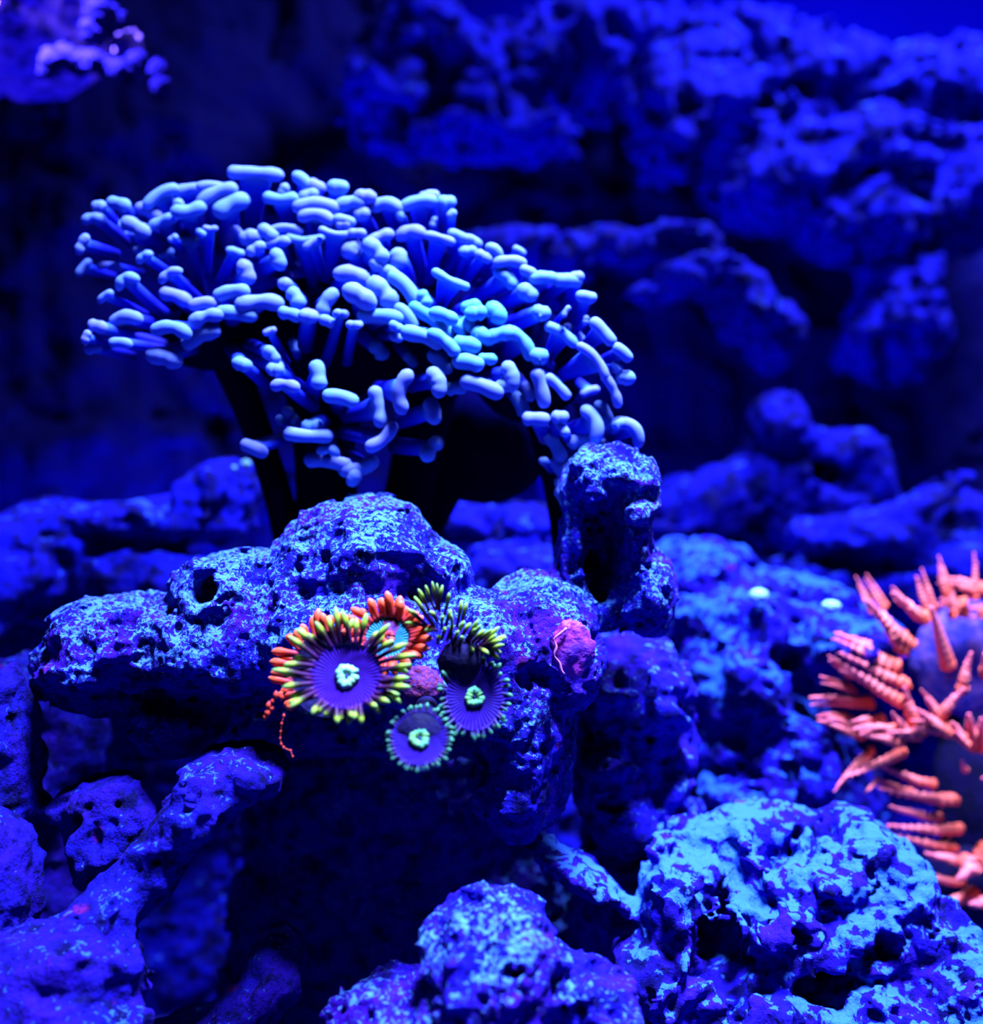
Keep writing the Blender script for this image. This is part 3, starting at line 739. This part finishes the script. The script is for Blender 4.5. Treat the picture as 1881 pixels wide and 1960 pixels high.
# orange polyp that lies behind the big violet one
polyp('orange-tentacled polyp mostly hidden behind the big violet polyp, its fringe trailing to the left', 640, 1290, .2045, 84, (-.12, -1, .30), 54, 42, 17, M_COL, M_ORANGE,
      mouth_px=10, spread=(.0, .5), m_col=M_COLR, skip=lambda g: 225 < g < 350, sd=3, lenf=lambda g: 1.1 if 100 < g < 200 else .8)
polyp('orange-tentacled polyp with a teal centre, between the violet and the green-fringed polyps', 742, 1222, .2025, 46, (0.05, -1, .55), 40, 44, 17, M_TEAL, M_ORANGE,
      mouth_px=15, spread=(.2, .9), m_col=M_COLR, m_mouth=M_ORANGE, sd=5)
polyp('largest zoanthid polyp, violet disc, cyan mouth and long green-tipped tentacles', 664, 1295, .193, 68, (0.02, -1, .42), 46, 66, 12.5, M_ZDISC, M_ZTENT,
      mouth_px=23, spread=(.15, .85), squash=.95, sd=7, lenf=lambda g: .62 if 225 < g < 320 else 1.05)
polyp('small indigo zoanthid polyp on the right with an oval green mouth and dark short fringe', 908, 1335, .199, 54, (0.05, -1, .32), 40, 24, 9, M_ZDISC2, M_ZDARK,
      mouth_px=19, m_mouth=M_MOUTHG, spread=(.0, .5), squash=1.18, sd=9)
polyp('lowest zoanthid polyp, round indigo disc with an evenly beaded fringe', 803, 1414, .188, 52, (0, -1, .5), 44, 17, 8, M_ZDISC2, M_ZDARK,
      mouth_px=20, m_mouth=M_MOUTHG, spread=(.0, .4), sd=11, col_to=Vector((0, .03, .004)))

# green-fringed polyp seen from the side, folded over
def side_polyp():
    d = .201; s = d/F
    root = empty('zoanthid_polyp', P(885, 1275, d))
    tag(root, 'zoanthid polyp seen from the side above the right one, striped green tentacles', 'coral polyp', 'zoanthid polyps on the centre rock')
    O = root.location
    body = []
    path = [P(905, 1300, d+.006), P(890, 1285, d+.003), P(880, 1262, d+.001), P(868, 1245, d), P(858, 1232, d)]
    body.append(tube(path, [34*s, 40*s, 40*s, 34*s, 10*s], 20, [1.15]*5, Vector((1, 0, 0))))
    build('column', body, M_COL, root, O)
    # x0,y0 root -> x1,y1 end, in pixels; bend
    z = (480, 1080, 2.766)
    L = [((970,330),(865,170),14),((950,260),(885,130),12),((975,240),(925,110),10),((985,240),(960,90),9),((992,240),(985,100),9),((1000,250),(1015,110),11),((1020,280),(1050,150),12),
         ((940,330),(830,235),14),((930,330),(815,310),13),((985,350),(920,350),14),((985,300),(945,250),15),((1010,340),(1020,270),12),((1030,330),(1060,240),13),((1090,330),(1115,190),13),
         ((1110,340),(1145,200),13),((990,420),(1005,375),13),((1040,400),(1070,315),14),((1060,430),(1100,350),12),((1080,400),(1130,300),14),((1110,400),(1165,310),13),
         ((1130,420),(1205,295),14),((1140,430),(1220,320),12),((1150,440),(1240,345),13),((1180,430),(1275,345),12),((1190,450),(1315,330),13),((1200,460),(1300,370),12),((1220,460),(1350,375),13),
         ((1200,440),(1330,400),12),((1230,470),(1340,425),13),((1120,420),(1180,465),15),((1190,430),(1260,475),14),((1240,440),(1325,470),12),((1230,450),(1315,505),14),((1060,400),(1060,260),11),
         ((1105,430),(1120,380),12),((1010,400),(1030,330),12),((1150,400),(1190,340),11),((1270,440),(1355,385),10)]
    for (a, b, w) in L:
        p0 = P(z[0]+a[0]/z[2], z[1]+a[1]/z[2], d+.001); p1 = P(z[0]+b[0]/z[2], z[1]+b[1]/z[2], d-.003+rnd.uniform(-.0015, .0015))
        m = (p0+p1)/2+Vector((rnd.uniform(-4, 4)*s, -.002, 5*s))
        pa = [p0*(1-t)**2+m*2*t*(1-t)+p1*t*t for t in [i/8 for i in range(9)]]
        prof = [0.75, .75, .75, .8, .9, 1, 1, .85, .3]
        build('tentacle', [tube(pa, [w*.5*1.35/2.0*s*q for q in prof], 8)], M_ZTENT, root, O)
side_polyp()

# trailing orange beads of the hidden polyp
def trail(label, pts, d, r):
    s = d/F
    root = empty('orange_feeler', P(*pts[0], d)); tag(root, label, 'coral polyp')
    for i in range(len(pts)):
        x, y = pts[i]
        c = P(x, y, d)
        h = r*rnd.uniform(.8, 1.25)*s
        tl = Vector((rnd.uniform(-.5, .2), -.2, -1)).normalized()
        pa = [c+tl*h*1.5*(q-.5)*2 for q in [j/6 for j in range(7)]]
        build('bead', [tube(pa, [h*max(.12, math.sin(math.pi*(j+.35)/6.7)) for j in range(7)], 8)], M_ORANGE, root, root.location)
    pa = [P(x, y, d+.0012) for x, y in pts]
    if len(pa) > 1: build('stem', [tube(pa, [r*.35*s]*len(pa), 6)], M_ORANGE, root, root.location)
trail('thick cluster of orange beads hanging below the left of the violet polyp', [(546, 1322), (540, 1334), (528, 1330), (522, 1342), (514, 1350), (520, 1356), (512, 1364), (508, 1372)], .2, 5.2)
trail('thin string of tiny orange beads dangling left of the black hollow', [(543, 1370), (539, 1385), (537, 1400), (536, 1413), (538, 1424), (543, 1431), (556, 1437), (560, 1448)], .2, 2.4)

# reddish fuzzy tissue between the polyps
def blobthing(name, label, cat, px, py, d, rx, ry, rz, mat, seed, amp=.18, fr=3.0, rim=None):
    s = d/F; c = P(px, py, d)
    V = []; Fc = []; nu, nv = 40, 24
    for j in range(nv+1):
        t = math.pi*j/nv
        for k in range(nu):
            a = 2*math.pi*k/nu
            V.append((math.sin(t)*math.cos(a), math.sin(t)*math.sin(a), math.cos(t)))
    A = np.array(V, np.float32)
    n = fbm(A*fr+seed*5.1, 4)
    A = A*(1+amp*n[:, None])*np.array((rx*s, rz*s, ry*s))
    Fc = [(j*nu+k, j*nu+(k+1) % nu, (j+1)*nu+(k+1) % nu, (j+1)*nu+k) for j in range(nv) for k in range(nu)]
    me = mesh_np(name, A, np.array(Fc)[:, ::-1]); o = link(name, me, mat); o.location = c
    tag(o, label, cat); return o
blobthing('coral_tissue', 'fuzzy dark red tissue between the violet polyp and the small right polyp', 'coral', 800, 1315, .209, 48, 40, 28, M_COLR, 1)

# purple crust disc on the right shoulder
M_CRUST = plain('purple_crust', (0.36, 0.015, 0.42), 0.6, 0.3, 0.8, 400, (0.12, 0.012, 0.5), 220)
M_RIM = plain('crust_rim', (0.75, 0.22, 0.60), 0.6)
cr = blobthing('encrusting_coral', 'magenta-purple crusty disc with a pale rim on the shoulder right of the polyps', 'coral', 1095, 1243, .2225, 40, 52, 15, M_CRUST, 4, .28, 2.8)
s_ = .218/F
rim = [Vector((-34*s_+2*s_*math.sin(i*.9)+(18*s_ if i > 13 else 0)*(i-13)/8+(22*s_*((5-i)/5)**1.3 if i < 5 else 0), -16*s_, (44-4.3*i)*s_)) for i in range(22)]
build('rim', [tube(rim, [2.4*s_*(1+.2*math.sin(i*.8)) for i in range(22)], 8)], M_RIM, cr)

# ------------------------------------------------------------------ orange anemone
an = empty('sea_anemone', P(1850, 1500, .345))
tag(an, 'bright orange-pink anemone with bumpy tentacles at the right edge', 'anemone')
AO = an.location
def an_part(name, x, y, d, rx, ry, rz, mat, sd, amp=.12):
    o = blobthing(name, None, None, x, y, d, rx, ry, rz, mat, sd, amp)
    o.parent = an; o.location = o.location-AO; return o
an_part('oral_disc', 1885, 1265, .362, 140, 115, 40, M_ANDISC, 2)
an_part('column', 1900, 1500, .365, 110, 190, 70, M_COL, 3)
an_part('foot', 1880, 1680, .365, 120, 90, 80, M_COL, 6)
ZA = (1500, 1050, 2.614)
AT = [((370,180),(440,330),26,.1),((405,150),(500,310),26,.1),((540,190),(650,330),28,.1),((660,135),(725,330),36,.1),((775,80),(815,240),34,.1),((960,60),(955,260),34,.1),((735,290),(825,600),74,.02),
 ((400,250),(620,480),58,.3),((450,290),(600,520),50,.3),((540,220),(700,350),46,.3),((260,420),(570,600),56,.3),((270,520),(600,680),50,.3),((340,440),(540,560),46,.3),((180,640),(340,700),30,.1),((290,580),(590,770),56,.15),((230,560),(330,640),34,.1),
 ((130,745),(430,765),44,.12),((165,840),(320,832),28,.1),((170,860),(400,950),38,.1),((400,895),(570,905),40,.15),((340,865),(500,850),34,.2),((300,1145),(600,1015),46,.12),((265,1190),(440,1000),34,.1),((405,1220),(470,1150),22,.1),
 ((380,930),(600,975),44,.15),((500,945),(690,940),40,.1),((440,1070),(760,1185),40,.25),((450,1140),(650,1225),36,.2),((470,1200),(875,1260),50,.3),((530,1290),(800,1350),38,.3),((520,1385),(885,1405),44,.3),((470,1410),(870,1500),46,.2),
 ((705,1525),(930,1560),46,.3),((650,1620),(900,1665),44,.12),((735,1800),(960,1720),56,.2),((870,1650),(1010,1530),80,.2),((930,1780),(1060,1750),60,.2),((600,690),(650,880),54,.05),((540,820),(600,920),34,.1),((710,750),(780,850),36,.1),
 ((935,520),(890,720),50,.2),((900,700),(780,850),50,.1),((650,800),(830,925),50,.1),((920,830),(960,1000),60,.1),((985,850),(1000,1000),50,.1),((640,900),(820,920),40,.1),((770,170),(1010,215),44,.3),((790,250),(900,290),60,.35),((840,200),(850,345),44,.3),
 ((850,340),(920,330),30,.3),((930,300),(1010,310),40,.3),((890,1060),(910,1110),24,.1),((840,870),(900,960),44,.2),((1030,470),(1010,640),50,.2),((1060,1000),(1040,1080),50,.2),((1100,1640),(1000,1500),60,.2),((1100,200),(1060,330),40,.2),((1150,80),(1100,300),36,.1),
 ((1200,700),(1060,760),50,.2),((1220,900),(1040,900),50,.2),((990,1150),(1100,1110),40,.2)]
rr_ = random.Random(4)
for (a, b, w, bump) in list(AT):
    if bump > .05 and (a[0] < 900 and b[1] < 1010 or a[0] >= 780 and b[1] < 350):
        dx, dy = rr_.uniform(-45, 30), rr_.choice((-1, 1))*rr_.uniform(22, 48)
        AT.append(((a[0]+dx+15, a[1]+dy), (b[0]+dx*.5+25, b[1]+dy*.6), w*.75, bump))
for k, (a, b, w, bump) in enumerate(AT):
    x1, y1 = ZA[0]+a[0]/ZA[2], ZA[1]+a[1]/ZA[2]; x0, y0 = ZA[0]+b[0]/ZA[2], ZA[1]+b[1]/ZA[2]
    if bump > .03: bump = max(bump, .2)
    inner = 1 if (b[0] > 560 and 250 < b[1] < 1000) else 0
    d0 = .332-(.008 if inner else 0); d1 = .318+rnd.uniform(-.004, .004)
    if b[1] < 350: d0 = .345; d1 = .345
    if b[1] > 1100: d0 = .340; d1 = .325
    p0, p1 = P(x0, y0, d0), P(x1, y1, d1); s = d1/F
    m = (p0+p1)/2+Vector((0, 0, -6*s if b[1] > 1000 else 4*s))
    n = 38; r = w*.56/ZA[2]*s
    pa = []; rad = []
    ph = rnd.uniform(0, 6)
    for i in range(n):
        t = i/(n-1)
        p = p0*(1-t)**2+m*2*t*(1-t)+p1*t*t
        p = p+Vector((math.cos(i*1.7+ph), .4*math.sin(i*2.2), math.sin(i*1.9+ph)))*r*bump*.7
        pa.append(p); rad.append(r*(1-.78*t**1.3)*(1+bump*(1.5*math.sin(i*1.6+ph)+rnd.uniform(-.5, .5)))*(1 if i else .4))
    build('tentacle', [tube(pa, rad, 10, None, None, [min(1, i/(n-1)) for i in range(n)])], M_ANEM, an, AO)

# ------------------------------------------------------------------ small things
M_PALE = plain('pale_pebble', (0.35, 0.85, 0.9), 0.6)
M_LILAC = plain('lilac_growth', (0.12, 0.05, 0.4), 0.9, .0, .5, 100)
M_GREEN = plain('green_polyp', (0.14, 0.42, 0.45), 0.6)
M_DKGR = plain('dark_growth', (0.004, 0.002, 0.06), 1.0, 0.0, .6, 100)
M_FILM = plain('algae_thread', (0.05, 0.05, 0.5), 0.6)
blobthing('shell_fragment', 'small bright cyan-white shell bit on the plateau beside the orange anemone', 'shell', 1590, 1160, .325, 18, 11, 14, M_PALE, 1)
blobthing('shell_fragment', 'pale shell bit on the plateau, left of the brighter one', 'shell', 1452, 1140, .335, 18, 13, 14, M_PALE, 2)
blobthing('green_polyp', 'tiny green button polyp under the lowest left hammer tip', 'coral polyp', 470, 888, .362, 10, 8, 7, M_GREEN, 3)
blobthing('green_polyp', 'tinier green button polyp left of the other green one', 'coral polyp', 448, 896, .362, 5, 5, 5, M_GREEN, 5)
blobthing('mushroom_coral', 'pale lilac mushroom coral knob hanging near the top left ledge', 'coral', 245, 88, .45, 26, 30, 24, M_LILAC, 7, .3)
for k, (x, y, r) in enumerate(((100, 115, 22), (125, 108, 20), (150, 120, 24), (178, 118, 20), (200, 128, 18), (90, 135, 16), (225, 132, 18), (262, 118, 20), (300, 140, 22), (308, 165, 18), (180, 60, 26), (215, 40, 24), (190, 20, 26))):
    o = blobthing('dark_growth', None, None, x, y, .435+.003*(k % 3), r, r, r, M_DKGR, k, .4)
    o.parent = ledge; o.location = o.location-ledge.location; o.name = 'growth'
